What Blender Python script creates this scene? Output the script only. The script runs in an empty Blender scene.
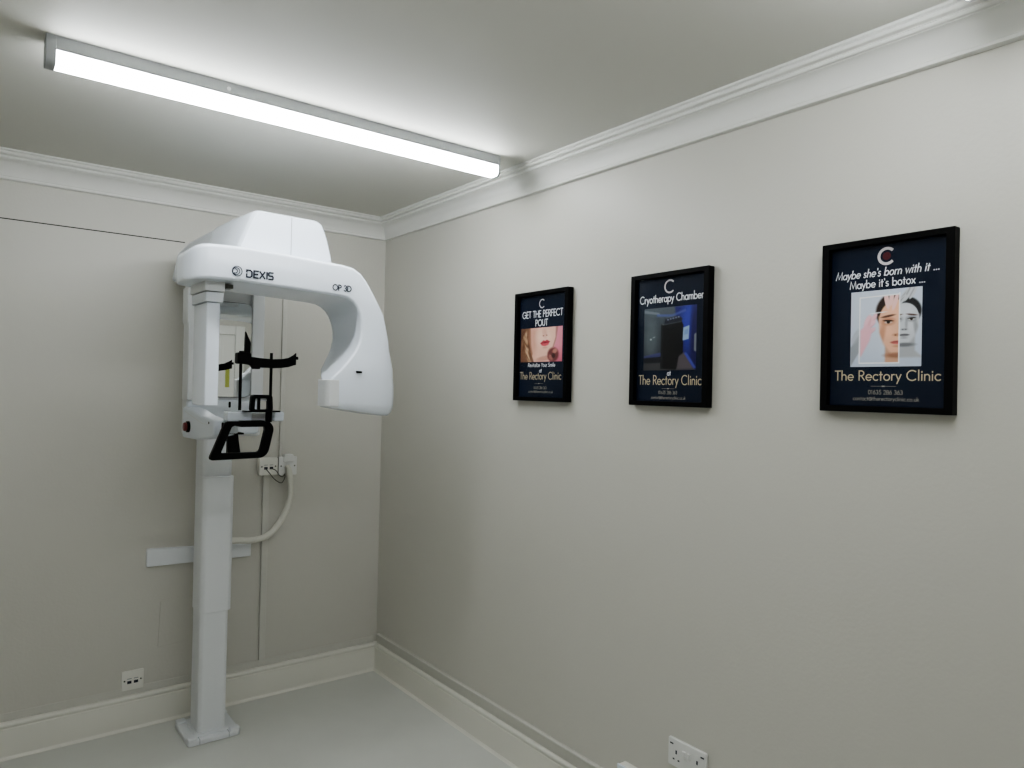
import bpy, bmesh, math, random
import numpy as np
from mathutils import Vector, Matrix

random.seed(4)
scn = bpy.context.scene
COL = scn.collection
PI = math.pi

# ------------------------------------------------------------------ materials
def material(name, color, rough=0.5, spec=0.5, metal=0.0, bump=0.0, bscale=60.0, var=0.0, vscale=2.0,
             emit=None, coat=0.0):
    m = bpy.data.materials.new(name)
    m.use_nodes = True
    nt = m.node_tree
    b = nt.nodes['Principled BSDF']
    b.inputs['Base Color'].default_value = (*color, 1)
    b.inputs['Roughness'].default_value = rough
    b.inputs['Specular IOR Level'].default_value = spec
    b.inputs['Metallic'].default_value = metal
    b.inputs['Coat Weight'].default_value = coat
    b.inputs['Coat Roughness'].default_value = 0.12
    tc = nt.nodes.new('ShaderNodeTexCoord')
    if var > 0:
        n = nt.nodes.new('ShaderNodeTexNoise')
        n.inputs['Scale'].default_value = vscale
        n.inputs['Detail'].default_value = 4
        nt.links.new(tc.outputs['Object'], n.inputs['Vector'])
        mx = nt.nodes.new('ShaderNodeMix'); mx.data_type = 'RGBA'
        mx.inputs[6].default_value = (*[c * (1 - var) for c in color], 1)
        mx.inputs[7].default_value = (*[min(1, c * (1 + var)) for c in color], 1)
        nt.links.new(n.outputs['Fac'], mx.inputs[0])
        nt.links.new(mx.outputs[2], b.inputs['Base Color'])
    if bump > 0:
        n = nt.nodes.new('ShaderNodeTexNoise')
        n.inputs['Scale'].default_value = bscale
        n.inputs['Detail'].default_value = 3
        nt.links.new(tc.outputs['Object'], n.inputs['Vector'])
        bp = nt.nodes.new('ShaderNodeBump')
        bp.inputs['Strength'].default_value = bump
        bp.inputs['Distance'].default_value = 0.002
        nt.links.new(n.outputs['Fac'], bp.inputs['Height'])
        nt.links.new(bp.outputs['Normal'], b.inputs['Normal'])
    if emit:
        b.inputs['Emission Color'].default_value = (*emit[0], 1)
        b.inputs['Emission Strength'].default_value = emit[1]
    return m

M = {}
M['wall'] = material('wall_paint', (0.61, 0.598, 0.545), 0.42, 0.38, bump=0.25, bscale=90, var=0.02, vscale=1.5)
M['ceil'] = material('ceiling_paint', (0.64, 0.635, 0.585), 0.6, 0.3, bump=0.2, bscale=70, var=0.02)
M['cornice'] = material('cornice_paint', (0.78, 0.78, 0.745), 0.45, 0.3, var=0.015)
M['trim'] = material('trim_paint', (0.80, 0.79, 0.72), 0.38, 0.4, var=0.015)
M['floor'] = material('floor_vinyl', (0.66, 0.67, 0.63), 0.36, 0.4, bump=0.15, bscale=220, var=0.03, vscale=9)
M['conduit'] = material('painted_conduit', (0.63, 0.62, 0.57), 0.45, 0.35, var=0.02)
M['gap'] = material('dark_gap', (0.05, 0.048, 0.04), 0.9, 0.1)
M['white'] = material('gloss_white_shell', (0.80, 0.855, 0.93), 0.24, 0.5, coat=0.25, var=0.006)
M['white2'] = material('satin_white_shell', (0.74, 0.785, 0.84), 0.34, 0.45, var=0.006)
M['column'] = material('column_white', (0.78, 0.80, 0.82), 0.4, 0.4, var=0.01)
M['greyshell'] = material('light_grey_shell', (0.70, 0.715, 0.72), 0.4, 0.4)
M['black'] = material('black_plastic', (0.001, 0.001, 0.001), 0.5, 0.12)
M['ink'] = material('dark_ink', (0.02, 0.025, 0.04), 0.5, 0.3)
M['seam'] = material('panel_seam', (0.33, 0.34, 0.36), 0.6, 0.2)
M['red'] = material('red_button', (0.16, 0.02, 0.02), 0.35, 0.5)
M['socket'] = material('socket_white', (0.80, 0.79, 0.73), 0.3, 0.5)
M['socketgrey'] = material('socket_grey_white', (0.76, 0.76, 0.74), 0.3, 0.5)
M['hose'] = material('cream_hose', (0.70, 0.69, 0.62), 0.5, 0.35)
M['cord'] = material('grey_cord', (0.10, 0.10, 0.085), 0.5, 0.3)
M['frame'] = material('black_frame', (0.001, 0.001, 0.0012), 0.55, 0.12)
M['batten'] = material('batten_body', (0.36, 0.375, 0.38), 0.45, 0.4)
M['diffuser'] = material('lit_diffuser', (0.9, 0.9, 0.9), 0.4, 0.4, emit=((0.965, 1.0, 1.03), 12.5))
M['navy'] = material('navy_print', (0.004, 0.0095, 0.026), 0.5, 0.15, var=0.25, vscale=6)
M['ltr_white'] = material('print_white', (0.85, 0.88, 0.92), 0.5, 0.2)
M['ltr_gold'] = material('print_gold', (0.60, 0.52, 0.36), 0.5, 0.2)
M['ltr_dim'] = material('print_dim_gold', (0.38, 0.36, 0.31), 0.5, 0.2)
M['silver'] = material('print_silver', (0.66, 0.63, 0.64), 0.5, 0.2)
M['wine'] = material('print_wine', (0.09, 0.014, 0.02), 0.5, 0.2)
M['door'] = material('door_gloss_white', (0.84, 0.84, 0.80), 0.25, 0.5)
M['notice'] = material('yellow_green_notice', (0.42, 0.46, 0.10), 0.5, 0.3)
M['chrome'] = material('brushed_chrome', (0.7, 0.7, 0.7), 0.25, 0.5, metal=1.0)
M['mirror'] = material('mirror_glass', (0.80, 0.81, 0.80), 0.015, 0.5, metal=1.0)

def glass_mat():
    m = bpy.data.materials.new('picture_glass'); m.use_nodes = True
    nt = m.node_tree; nt.nodes.clear()
    out = nt.nodes.new('ShaderNodeOutputMaterial')
    mix = nt.nodes.new('ShaderNodeMixShader')
    lw = nt.nodes.new('ShaderNodeLayerWeight'); lw.inputs['Blend'].default_value = 0.5
    pw = nt.nodes.new('ShaderNodeMath'); pw.operation = 'POWER'; pw.inputs[1].default_value = 5
    ml = nt.nodes.new('ShaderNodeMath'); ml.operation = 'MULTIPLY_ADD'; ml.inputs[1].default_value = .6; ml.inputs[2].default_value = .018
    tr = nt.nodes.new('ShaderNodeBsdfTransparent')
    gl = nt.nodes.new('ShaderNodeBsdfGlossy'); gl.inputs['Roughness'].default_value = 0.0
    nt.links.new(lw.outputs['Facing'], pw.inputs[0]); nt.links.new(pw.outputs[0], ml.inputs[0]); nt.links.new(ml.outputs[0], mix.inputs[0])
    nt.links.new(tr.outputs[0], mix.inputs[1]); nt.links.new(gl.outputs[0], mix.inputs[2]); nt.links.new(mix.outputs[0], out.inputs[0])
    return m
M['glass'] = glass_mat()

def picture_mat():
    m = bpy.data.materials.new('printed_picture'); m.use_nodes = True
    nt = m.node_tree; b = nt.nodes['Principled BSDF']
    a = nt.nodes.new('ShaderNodeVertexColor'); a.layer_name = 'Paint'
    nt.links.new(a.outputs['Color'], b.inputs['Base Color'])
    b.inputs['Roughness'].default_value = 0.4; b.inputs['Specular IOR Level'].default_value = 0.3
    return m
M['picture'] = picture_mat()

# ------------------------------------------------------------------ object helpers
def thing(name, label, cat, loc=(0, 0, 0), group=None):
    o = bpy.data.objects.new(name, None); COL.objects.link(o)
    o.location = loc; o.empty_display_size = 0.1
    o['label'] = label; o['category'] = cat
    if group: o['group'] = group
    return o

def obj(name, bm, mat, parent=None, smooth=False, bevel=0.0, segs=3, sub=0, angle=35):
    me = bpy.data.meshes.new(name)
    bmesh.ops.recalc_face_normals(bm, faces=bm.faces)
    bm.to_mesh(me); bm.free()
    for mm in (mat if isinstance(mat, (list, tuple)) else [mat]): me.materials.append(mm)
    o = bpy.data.objects.new(name, me); COL.objects.link(o)
    if parent:
        o.parent = parent
        q, off = parent, Vector((0, 0, 0))
        while q: off += q.location; q = q.parent
        me.transform(Matrix.Translation(-off))   # shapes are written in room coordinates
    if smooth:
        for p in me.polygons: p.use_smooth = True
        if smooth == 'auto': me.set_sharp_from_angle(angle=math.radians(angle))
    if bevel > 0:
        b = o.modifiers.new('bevel', 'BEVEL'); b.width = bevel; b.segments = segs
        b.limit_method = 'ANGLE'; b.angle_limit = math.radians(angle); b.harden_normals = True
        for p in me.polygons: p.use_smooth = True
        me.set_sharp_from_angle(angle=math.radians(angle))
    if sub:
        s = o.modifiers.new('sub', 'SUBSURF'); s.levels = s.render_levels = sub
    return o

def struct(name, bm, mat, **k):
    o = obj(name, bm, mat, **k); o['kind'] = 'structure'; return o

def tag(o, label, cat, group=None):
    o['label'] = label; o['category'] = cat
    if group: o['group'] = group
    return o

def box(bm, x0, x1, y0, y1, z0, z1):
    v = [bm.verts.new((x, y, z)) for x in (x0, x1) for y in (y0, y1) for z in (z0, z1)]
    for f in ((0, 1, 3, 2), (4, 6, 7, 5), (0, 4, 5, 1), (2, 3, 7, 6), (0, 2, 6, 4), (1, 5, 7, 3)):
        bm.faces.new([v[i] for i in f])
    return bm

def bx(*a): return box(bmesh.new(), *a)

def prism(bm, pts, axis, a0, a1):
    """pts 2D; axis 'x': pts=(y,z), 'y': pts=(x,z), 'z': pts=(x,y)"""
    def P(p, a):
        return {'x': (a, p[0], p[1]), 'y': (p[0], a, p[1]), 'z': (p[0], p[1], a)}[axis]
    A = [bm.verts.new(P(p, a0)) for p in pts]; B = [bm.verts.new(P(p, a1)) for p in pts]
    n = len(pts)
    for i in range(n): bm.faces.new((A[i], A[(i + 1) % n], B[(i + 1) % n], B[i]))
    bm.faces.new(A); bm.faces.new(B[::-1])
    return bm

def roundpoly(pts, rad, n=5):
    """rounded corners of a closed 2D polygon; rad scalar or list"""
    out = []; N = len(pts)
    for i in range(N):
        r = rad[i] if isinstance(rad, (list, tuple)) else rad
        p = Vector(pts[i]); a = Vector(pts[i - 1]) - p; b = Vector(pts[(i + 1) % N]) - p
        la, lb = a.length, b.length; a.normalize(); b.normalize()
        r = min(r, la * .48, lb * .48)
        p0 = p + a * r; p1 = p + b * r
        for k in range(n + 1):
            t = k / n
            out.append(tuple((1 - t) ** 2 * p0 + 2 * t * (1 - t) * p + t * t * p1))
    return out

def loft(bm, loops, cap=True):
    R = [[bm.verts.new(p) for p in L] for L in loops]
    n = len(loops[0])
    for a, b in zip(R, R[1:]):
        for i in range(n): bm.faces.new((a[i], a[(i + 1) % n], b[(i + 1) % n], b[i]))
    if cap: bm.faces.new(R[0]); bm.faces.new(R[-1][::-1])
    return bm

def smoothpath(pts, n=6, closed=False):
    pts = [Vector(p) for p in pts]; N = len(pts); out = []
    rng = range(N if closed else N - 1)
    for i in rng:
        p1 = pts[i]; p2 = pts[(i + 1) % N]
        p0 = pts[i - 1] if (closed or i > 0) else p1 - (p2 - p1)
        p3 = pts[(i + 2) % N] if (closed or i + 2 < N) else p2 + (p2 - p1)
        for k in range(n):
            t = k / n
            out.append(0.5 * ((2 * p1) + (p2 - p0) * t + (2 * p0 - 5 * p1 + 4 * p2 - p3) * t * t + (3 * p1 - p0 - 3 * p2 + p3) * t ** 3))
    if not closed: out.append(pts[-1])
    return out

def tube(bm, path, r, seg=12, closed=False, flat=1.0, up=Vector((0, 1, 0))):
    path = [Vector(p) for p in path]; N = len(path); rings = []
    for i, p in enumerate(path):
        a = path[i - 1] if (i > 0 or closed) else p
        b = path[(i + 1) % N] if (i < N - 1 or closed) else p
        t = (b - a).normalized()
        s = t.cross(up)
        if s.length < 1e-4: s = t.cross(Vector((1, 0, 0)))
        s.normalize(); u = s.cross(t).normalized()
        rr = r[i] if isinstance(r, (list, tuple)) else r
        rings.append([bm.verts.new(p + s * math.cos(2 * PI * k / seg) * rr + u * math.sin(2 * PI * k / seg) * rr * flat) for k in range(seg)])
    for i in range(N if closed else N - 1):
        A = rings[i]; B = rings[(i + 1) % N]
        for k in range(seg): bm.faces.new((A[k], A[(k + 1) % seg], B[(k + 1) % seg], B[k]))
    if not closed: bm.faces.new(rings[0]); bm.faces.new(rings[-1][::-1])
    return bm

def disc(bm, c, r, axis, depth, seg=24):
    """short cylinder centred at c, along axis"""
    pts = [(math.cos(2 * PI * k / seg) * r, math.sin(2 * PI * k / seg) * r) for k in range(seg)]
    if axis == 'y': return prism(bm, [(c[0] + a, c[2] + b) for a, b in pts], 'y', c[1] - depth / 2, c[1] + depth / 2)
    if axis == 'x': return prism(bm, [(c[1] + a, c[2] + b) for a, b in pts], 'x', c[0] - depth / 2, c[0] + depth / 2)
    return prism(bm, [(c[0] + a, c[1] + b) for a, b in pts], 'z', c[2] - depth / 2, c[2] + depth / 2)

# ------------------------------------------------------------------ geometric monoline lettering
def arc(cx, cy, rx, ry, a0, a1, n=14):
    return [(cx + rx * math.cos(math.radians(a0 + (a1 - a0) * k / n)), cy + ry * math.sin(math.radians(a0 + (a1 - a0) * k / n))) for k in range(n + 1)]
X = 0.60   # x height, cap height = 1
def o_(cx, a0=0, a1=360, r=.27): return arc(cx, X / 2, r, X / 2, a0, a1, 18)
G = {
 ' ': (.34, []),
 'A': (.86, [[(.02, 0), (.43, 1), (.84, 0)], [(.17, .34), (.69, .34)]]),
 'B': (.62, [[(.08, 0), (.08, 1), (.3, 1)] + arc(.3, .76, .22, .24, 90, -90) + [(.08, .52)], [(.3, .52)] + arc(.3, .26, .25, .26, 90, -90) + [(.08, 0)]]),
 'C': (.92, [arc(.52, .5, .47, .5, 48, 312, 26)]),
 'D': (.82, [[(.08, 0), (.08, 1), (.3, 1)] + arc(.3, .5, .46, .5, 90, -90, 18) + [(.08, 0)]]),
 'E': (.56, [[(.5, 1), (.08, 1), (.08, 0), (.5, 0)], [(.08, .52), (.46, .52)]]),
 'F': (.54, [[(.5, 1), (.08, 1), (.08, 0)], [(.08, .52), (.46, .52)]]),
 'G': (.98, [arc(.52, .5, .47, .5, 45, 360, 26) + [(.6, .5)]]),
 'H': (.80, [[(.08, 0), (.08, 1)], [(.72, 0), (.72, 1)], [(.08, .52), (.72, .52)]]),
 'I': (.24, [[(.12, 0), (.12, 1)]]),
 'M': (.98, [[(.04, 0), (.17, 1), (.49, .1), (.81, 1), (.94, 0)]]),
 'O': (1.02, [arc(.51, .5, .46, .5, 0, 360, 28)]),
 'P': (.60, [[(.08, 0), (.08, 1), (.28, 1)] + arc(.28, .74, .26, .26, 90, -90) + [(.08, .48)]]),
 'R': (.64, [[(.08, 0), (.08, 1), (.28, 1)] + arc(.28, .74, .26, .26, 90, -90) + [(.08, .48)], [(.3, .48), (.6, 0)]]),
 'S': (.58, [arc(.29, .75, .21, .24, 40, 270, 14) + arc(.28, .26, .24, .25, 88, -150, 14)]),
 'T': (.60, [[(.02, 1), (.58, 1)], [(.3, 0), (.3, 1)]]),
 'U': (.74, [[(.08, 1), (.08, .3)] + arc(.37, .3, .29, .3, 180, 360) + [(.66, 1)]]),
 'X': (.72, [[(.06, 0), (.66, 1)], [(.06, 1), (.66, 0)]]),
 'Y': (.68, [[(.02, 1), (.34, .46), (.66, 1)], [(.34, .46), (.34, 0)]]),
 'a': (.66, [o_(.33), [(.60, 0), (.60, X)]]),
 'b': (.66, [o_(.35), [(.08, 0), (.08, 1.05)]]),
 'c': (.54, [o_(.33, 48, 312)]),
 'e': (.64, [o_(.33, 320, 0)[::-1] and arc(.33, X / 2, .27, X / 2, 0, 315, 20), [(.06, X / 2), (.60, X / 2)]]),
 'h': (.58, [[(.08, 0), (.08, 1.05)], [(.08, .3)] + arc(.29, .37, .21, .23, 180, 0) + [(.50, 0)]]),
 'i': (.22, [[(.11, 0), (.11, X)], [(.11, .80), (.11, .90)]]),
 'k': (.54, [[(.08, 0), (.08, 1.05)], [(.48, X), (.1, .28)], [(.2, .36), (.52, 0)]]),
 'l': (.22, [[(.11, 0), (.11, 1.05)]]),
 'm': (.90, [[(.08, 0), (.08, X)], [(.08, .3)] + arc(.27, .4, .19, .2, 180, 0) + [(.46, 0)], [(.46, .4)] + arc(.64, .4, .18, .2, 180, 0) + [(.82, 0)]]),
 'n': (.58, [[(.08, 0), (.08, X)], [(.08, .3)] + arc(.29, .37, .21, .23, 180, 0) + [(.50, 0)]]),
 'o': (.66, [o_(.33)]),
 'p': (.66, [o_(.35), [(.08, -.34), (.08, X)]]),
 'r': (.38, [[(.08, 0), (.08, X)], [(.08, .36)] + arc(.26, .38, .18, .22, 180, 70)]),
 's': (.44, [arc(.22, .45, .14, .14, 40, 270, 10) + arc(.21, .16, .16, .16, 88, -150, 10)]),
 't': (.36, [[(.18, 0), (.18, .88)], [(.03, X), (.34, X)]]),
 'u': (.58, [[(.08, X), (.08, .23)] + arc(.29, .23, .21, .23, 180, 360) + [(.50, X)], [(.5, .23), (.5, 0)]]),
 'v': (.50, [[(.03, X), (.25, 0), (.47, X)]]),
 'w': (.80, [[(.03, X), (.22, 0), (.40, X * .95), (.58, 0), (.77, X)]]),
 'x': (.50, [[(.03, 0), (.47, X)], [(.03, X), (.47, 0)]]),
 'y': (.52, [[(.03, X), (.27, .04)], [(.49, X), (.12, -.34)]]),
 'z': (.46, [[(.04, X), (.42, X), (.04, 0), (.42, 0)]]),
 '.': (.24, [[(.12, 0), (.12, .08)]]),
 "'": (.18, [[(.1, .8), (.08, 1.02)]]),
 '@': (.96, [arc(.48, .4, .44, .46, -50, 300, 24), arc(.48, .4, .19, .22, 0, 360, 14), [(.67, .62), (.67, .25), (.86, .2)]]),
 '0': (.62, [arc(.31, .5, .25, .5, 0, 360, 22)]),
 '1': (.40, [[(.08, .8), (.24, 1), (.24, 0)]]),
 '2': (.60, [arc(.3, .73, .23, .27, 170, -30, 12) + [(.06, 0), (.56, 0)]]),
 '3': (.60, [arc(.28, .76, .21, .24, 150, -90, 12), arc(.28, .27, .25, .27, 90, -155, 12)]),
 '5': (.60, [[(.5, 1), (.2, 1), (.12, .56)] + arc(.28, .31, .26, .31, 115, -150, 14)]),
 '6': (.62, [arc(.31, .3, .25, .3, 0, 360, 18), [(.08, .4), (.42, 1)]]),
 '8': (.60, [arc(.3, .76, .2, .24, 0, 360, 16), arc(.3, .27, .25, .27, 0, 360, 18)]),
}
G_TECH = {  # squared wide capitals of the maker's mark
 'D': (1.10, [[(.06, .72), (.06, 1), (.66, 1), (.90, .78), (.90, .22), (.66, 0), (.06, 0), (.06, .45)]]),
 'E': (.94, [[(.80, 1), (.08, 1), (.08, 0), (.80, 0)], [(.72, .5), (.08, .5)]]),
 'X': (1.04, [[(.06, 0), (.90, 1)], [(.06, 1), (.90, 0)]]),
 'I': (.3, [[(.15, 0), (.15, 1)]]),
 'S': (.90, [[(.82, 1), (.2, 1), (.08, .9), (.08, .6), (.2, .5), (.70, .5), (.82, .4), (.82, .1), (.70, 0), (.08, 0)]]),
}
def text_strokes(s, font=G, track=.06):
    x = 0; out = []
    for ch in s:
        adv, st = font[ch]
        for line in st: out.append([(x + p[0], p[1]) for p in line])
        x += adv + track
    return out, x - track

LIFT = [0]
def ribbon(bm, line, w, P):
    """flat mitred stroke of width w along a 2D line; P maps 2D (and a hair of lift per stroke) to 3D"""
    pts = [Vector(p) for p in line]
    pts = [p for i, p in enumerate(pts) if i == 0 or (p - pts[i - 1]).length > 1e-7]
    closed = len(pts) > 3 and (pts[0] - pts[-1]).length < 1e-6
    if closed: pts = pts[:-1]
    n = len(pts); L = []; Rr = []
    LIFT[0] = (LIFT[0] + 1) % 8
    for i, p in enumerate(pts):
        a = pts[i - 1] if (i > 0 or closed) else None
        b = pts[(i + 1) % n] if (i < n - 1 or closed) else None
        d1 = (p - a).normalized() if a is not None else None
        d2 = (b - p).normalized() if b is not None else None
        if d1 is None: d1 = d2; q = p - d2 * w * .3
        elif d2 is None: d2 = d1; q = p + d1 * w * .3
        else: q = p
        n1 = Vector((-d1.y, d1.x)); n2 = Vector((-d2.y, d2.x)); m = n1 + n2
        m = m.normalized() if m.length > .3 else n1
        k = min(1.8, 1 / max(.4, m.dot(n1))) * w / 2
        L.append(q + m * k); Rr.append(q - m * k)
    def V(p):
        c = list(P(p.x, p.y)); ax = 0 if abs(c[0]) < .05 else 1
        c[ax] -= LIFT[0] * 4e-5
        return bm.verts.new(c)
    A = [V(p) for p in L]; B = [V(p) for p in Rr]
    for i in range(n if closed else n - 1):
        j = (i + 1) % n
        bm.faces.new((A[i], A[j], B[j], B[i]))

def lettering(name, s, x0, x1, base, cap, w, P, mat, parent, font=G, shear=0.0, slope=0.0):
    """text running from x0 to x1 (local), baseline base, cap height cap"""
    st, width = text_strokes(s, font)
    k = (x1 - x0) / width
    bm = bmesh.new()
    for line in st:
        L = [(x0 + p[0] * k + shear * p[1] * cap, base + p[1] * cap) for p in line]
        ribbon(bm, L, w, P)
    return obj(name, bm, mat, parent)

# ------------------------------------------------------------------ room shell
ZT = 2.475; XL = -2.25; YN = -4.55
struct('floor', bx(XL - .1, .1, YN - .1, .1, -.1, 0), M['floor'])
struct('ceiling', bx(XL - .1, .1, YN - .1, .1, ZT, ZT + .1), M['ceil'])
struct('wall_back', bx(XL - .1, .1, 0, .1, 0, ZT), M['wall'])
struct('wall_right', bx(0, .1, YN, 0, 0, ZT), M['wall'])
struct('wall_left', bx(XL - .1, XL, YN, 0, 0, ZT), M['wall'])
struct('wall_front', bx(XL - .1, .1, YN - .1, YN, 0, ZT), M['wall'])

# cornice profile (d from wall, z), swept around the four walls with mitred corners
def room_sweep(prof, xr=0.0, yb=0.0):
    """profile (d,z) swept round the room; returns one bmesh per side: back,right,front,left"""
    sides = {}
    def ring(d, z): return [(XL + d, yb - d, z), (xr - d, yb - d, z), (xr - d, YN + d, z), (XL + d, YN + d, z)]
    names = ['back', 'right', 'front', 'left']
    for i, n in enumerate(names):
        bm = bmesh.new()
        A = [bm.verts.new(ring(d, z)[i]) for d, z in prof]; B = [bm.verts.new(ring(d, z)[(i + 1) % 4]) for d, z in prof]
        for k in range(len(prof) - 1): bm.faces.new((A[k], A[k + 1], B[k + 1], B[k]))
        sides[n] = bm
    return sides
zb = 2.3625
cprof = [(-.01, zb), (.010, zb), (.0165, zb + .003), (.0165, zb + .009), (.010, zb + .012), (.0095, zb + .014)]
for k in range(11):   # cove
    t = math.radians(90 * k / 10)
    cprof.append((.011 + .040 * (1 - math.cos(t)), zb + .016 + .056 * math.sin(t)))
cprof += [(.052, zb + .074), (.058, zb + .074)]
for k in range(7):
    t = math.radians(-90 + 180 * k / 6)
    cprof.append((.059 + .005 * math.cos(t), zb + .080 + .006 * math.sin(t)))
cprof += [(.061, zb + .088), (.068, zb + .089)]
for k in range(7):
    t = math.radians(-90 + 180 * k / 6)
    cprof.append((.069 + .006 * math.cos(t), zb + .096 + .007 * math.sin(t)))
cprof += [(.072, zb + .105), (.076, zb + .106), (.076, ZT + .002), (-.01, ZT + .002)]
for i, (n, bm) in enumerate(room_sweep(cprof).items()):
    struct('trim_%d' % (i + 1), bm, M['cornice'], smooth='auto', angle=28)

bprof = [(-.01, 0), (.0185, 0), (.0185, .122), (.0165, .1245), (.0165, .128), (.019, .1305)]
for k in range(9):
    t = math.radians(-20 + 110 * k / 8)
    bprof.append((.0125 + .0085 * math.cos(t), .1385 + .0105 * math.sin(t)))
bprof += [(.004, .1505), (-.01, .1505)]
for n, bm in room_sweep(bprof).items():
    struct('baseboard_' + n, bm, M['trim'], smooth='auto', angle=30)
sprof = [(.017, .012), (.020, .010), (.0215, .006), (.026, .0025), (.030, .0008)]   # sealant bead along the floor
for i, (n, bm) in enumerate(room_sweep(sprof).items()):
    struct('trim_%d' % (5 + i), bm, M['trim'], smooth=True)

# lining board on the back wall: its top edge leaves a thin dark gap
struct('trim_9', bx(XL, -1.04, -.0012, .0, 2.2035, 2.2085), M['gap'])
struct('trim_10', bx(XL, -.93, -.003, .0, .16, 2.2035), M['wall'])
struct('trim_11', roundbm := prism(bmesh.new(), roundpoly([(-1.112, .340), (-.965, .350), (-.965, .56), (-1.105, .55)], .006, 3), 'y', -.0058, -.0025), M['wall'], bevel=.001, segs=1)

struct('trim_13', bx(XL, -.02, -.0045, 0, .1505, .184), M['conduit'], bevel=.0015)

# white panelled door in the wall behind the camera (seen only in the machine's mirror)
def door_set():
    x0, x1, h = -1.03, -.26, 2.04
    Y = YN
    b = bmesh.new()
    box(b, x0 - .09, x0, Y, Y + .03, 0, h + .09); box(b, x1, x1 + .09, Y, Y + .03, 0, h + .09); box(b, x0, x1, Y, Y + .03, h, h + .09)
    struct('trim_12', b, M['door'], bevel=.008)
    b = bmesh.new(); box(b, x0 + .003, x1 - .003, Y, Y + .012, .01, h - .003)
    for (a0, a1) in ((x0 + .11, x0 + .36), (x1 - .36, x1 - .11)):
        for (c0, c1) in ((.2, .82), (1.0, 1.46), (1.58, 1.93)):
            for q in (0, .035): box(b, a0 + q, a1 - q, Y + .008, Y + .02 - q * .1, c0 + q, c1 - q)
    d = struct('door_1', b, M['door'], bevel=.004)
    b = bmesh.new(); disc(b, (x0 + .07, Y + .035, 1.0), .011, 'y', .05); tube(b, [(x0 + .07, Y + .055, 1.0), (x0 + .19, Y + .055, 1.0)], .009, up=Vector((0, 0, 1)))
    obj('door_handle', b, M['chrome'], d, smooth='auto')
door_set()
tag(obj('notice_sheet', bx(-.345, -.305, YN + .0125, YN + .0135, 1.52, 1.70), M['notice']),
    'small yellow-green notice on the white door, seen in the machine mirror', 'sign')

# ------------------------------------------------------------------ ceiling battens
def batten(yc, label, first=None):
    x0, x1 = -1.702, -.190; w = .029
    if first:
        t = first.copy(); COL.objects.link(t); t.location = (first.location.x, yc, first.location.z); t['label'] = label
        for ch in first.children:
            c = ch.copy(); COL.objects.link(c); c.parent = t
        return t
    t = thing('ceiling_batten_light', label, 'ceiling light', ((x0 + x1) / 2, yc, ZT), 'linear ceiling battens')
    b = bx(x0 + .006, x1 - .006, yc - w, yc + w, 2.436, ZT + .001)
    obj('housing', b, M['batten'], t, bevel=.002)
    sec = [(-w, 2.4365), (-w, 2.412)] + [(-w + .014 - .014 * math.cos(math.radians(a)), 2.412 - .015 * math.sin(math.radians(a))) for a in range(15, 91, 15)]
    sec = sec + [(-p[0], p[1]) for p in sec[::-1]]
    obj('diffuser', prism(bmesh.new(), [(yc + p[0], p[1]) for p in sec], 'x', x0 + .024, x1 - .010), M['diffuser'], t, smooth='auto')
    csec = [(-w - .0015, ZT), (-w - .0015, 2.410)] + [(-w + .014 - .0155 * math.cos(math.radians(a)), 2.411 - .0165 * math.sin(math.radians(a))) for a in range(15, 91, 15)]
    csec = csec + [(-p[0], p[1]) for p in csec[::-1]]
    obj('end_cap', prism(bmesh.new(), [(yc + p[0], p[1]) for p in csec], 'x', x0, x0 + .024), M['batten'], t, bevel=.0015)
    obj('end_cap', prism(bmesh.new(), [(yc + p[0], p[1]) for p in csec], 'x', x1 - .010, x1), M['batten'], t, bevel=.0015)
    s = obj('switch_dot', disc(bmesh.new(), (-1.23, yc - w - .0008, 2.455), .006, 'y', .0015), M['greyshell'], t)
    return t
b1 = batten(-1.281, 'lit white linear batten on the ceiling above the x-ray machine')
b2 = batten(-2.990, 'second lit batten on the ceiling, nearest the camera beyond the botox poster', b1)

# ------------------------------------------------------------------ x-ray machine
mc = thing('dental_xray_machine', 'tall white dental x-ray machine with a curved arm, standing in the corner', 'x-ray machine', (-.95, -.25, 0))
# base plate cover
b = prism(bmesh.new(), roundpoly([(-1.056, -.345), (-.836, -.345), (-.836, -.105), (-1.056, -.105)], .022, 4), 'z', 0, .024)
base = obj('base_plate', b, M['column'], mc, bevel=.006)
for cx in (-1.034, -.858):
    for cy in (-.323, -.127):
        b = prism(bmesh.new(), roundpoly([(cx - .021, cy - .021), (cx + .021, cy - .021), (cx + .021, cy + .021), (cx - .021, cy + .021)], .012, 4), 'z', .02, .034)
        obj('corner_cap', b, M['column'], base, bevel=.006)
for sx in (-1.008, -.886):
    obj('cover_seam', bx(sx - .0009, sx + .0009, -.3455, -.305, .004, .0246), M['seam'], base)
obj('base_collar', prism(bmesh.new(), roundpoly([(-1.018, -.318), (-.880, -.318), (-.880, -.15), (-1.018, -.15)], .02, 4), 'z', .02, .030), M['column'], base, bevel=.003)
def colpoly(x0, x1, y0, y1, c, s): return roundpoly([(x0 + c, y0), (x1 - c, y0), (x1, y0 + c), (x1, y1), (x0, y1), (x0, y0 + c)], s, 3)
obj('lower_column', prism(bmesh.new(), colpoly(-1.006, -.886, -.296, -.170, .014, .006), 'z', .026, .66), M['column'], mc, smooth='auto', angle=50)
obj('column_sleeve', prism(bmesh.new(), colpoly(-1.010, -.877, -.306, -.168, .016, .008), 'z', .548, 1.142), M['column'], mc, bevel=.003, angle=50)
obj('upper_column', prism(bmesh.new(), colpoly(-1.008, -.882, -.286, -.160, .014, .006), 'z', 1.10, 2.06), M['column'], mc, smooth='auto', angle=50)

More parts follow.
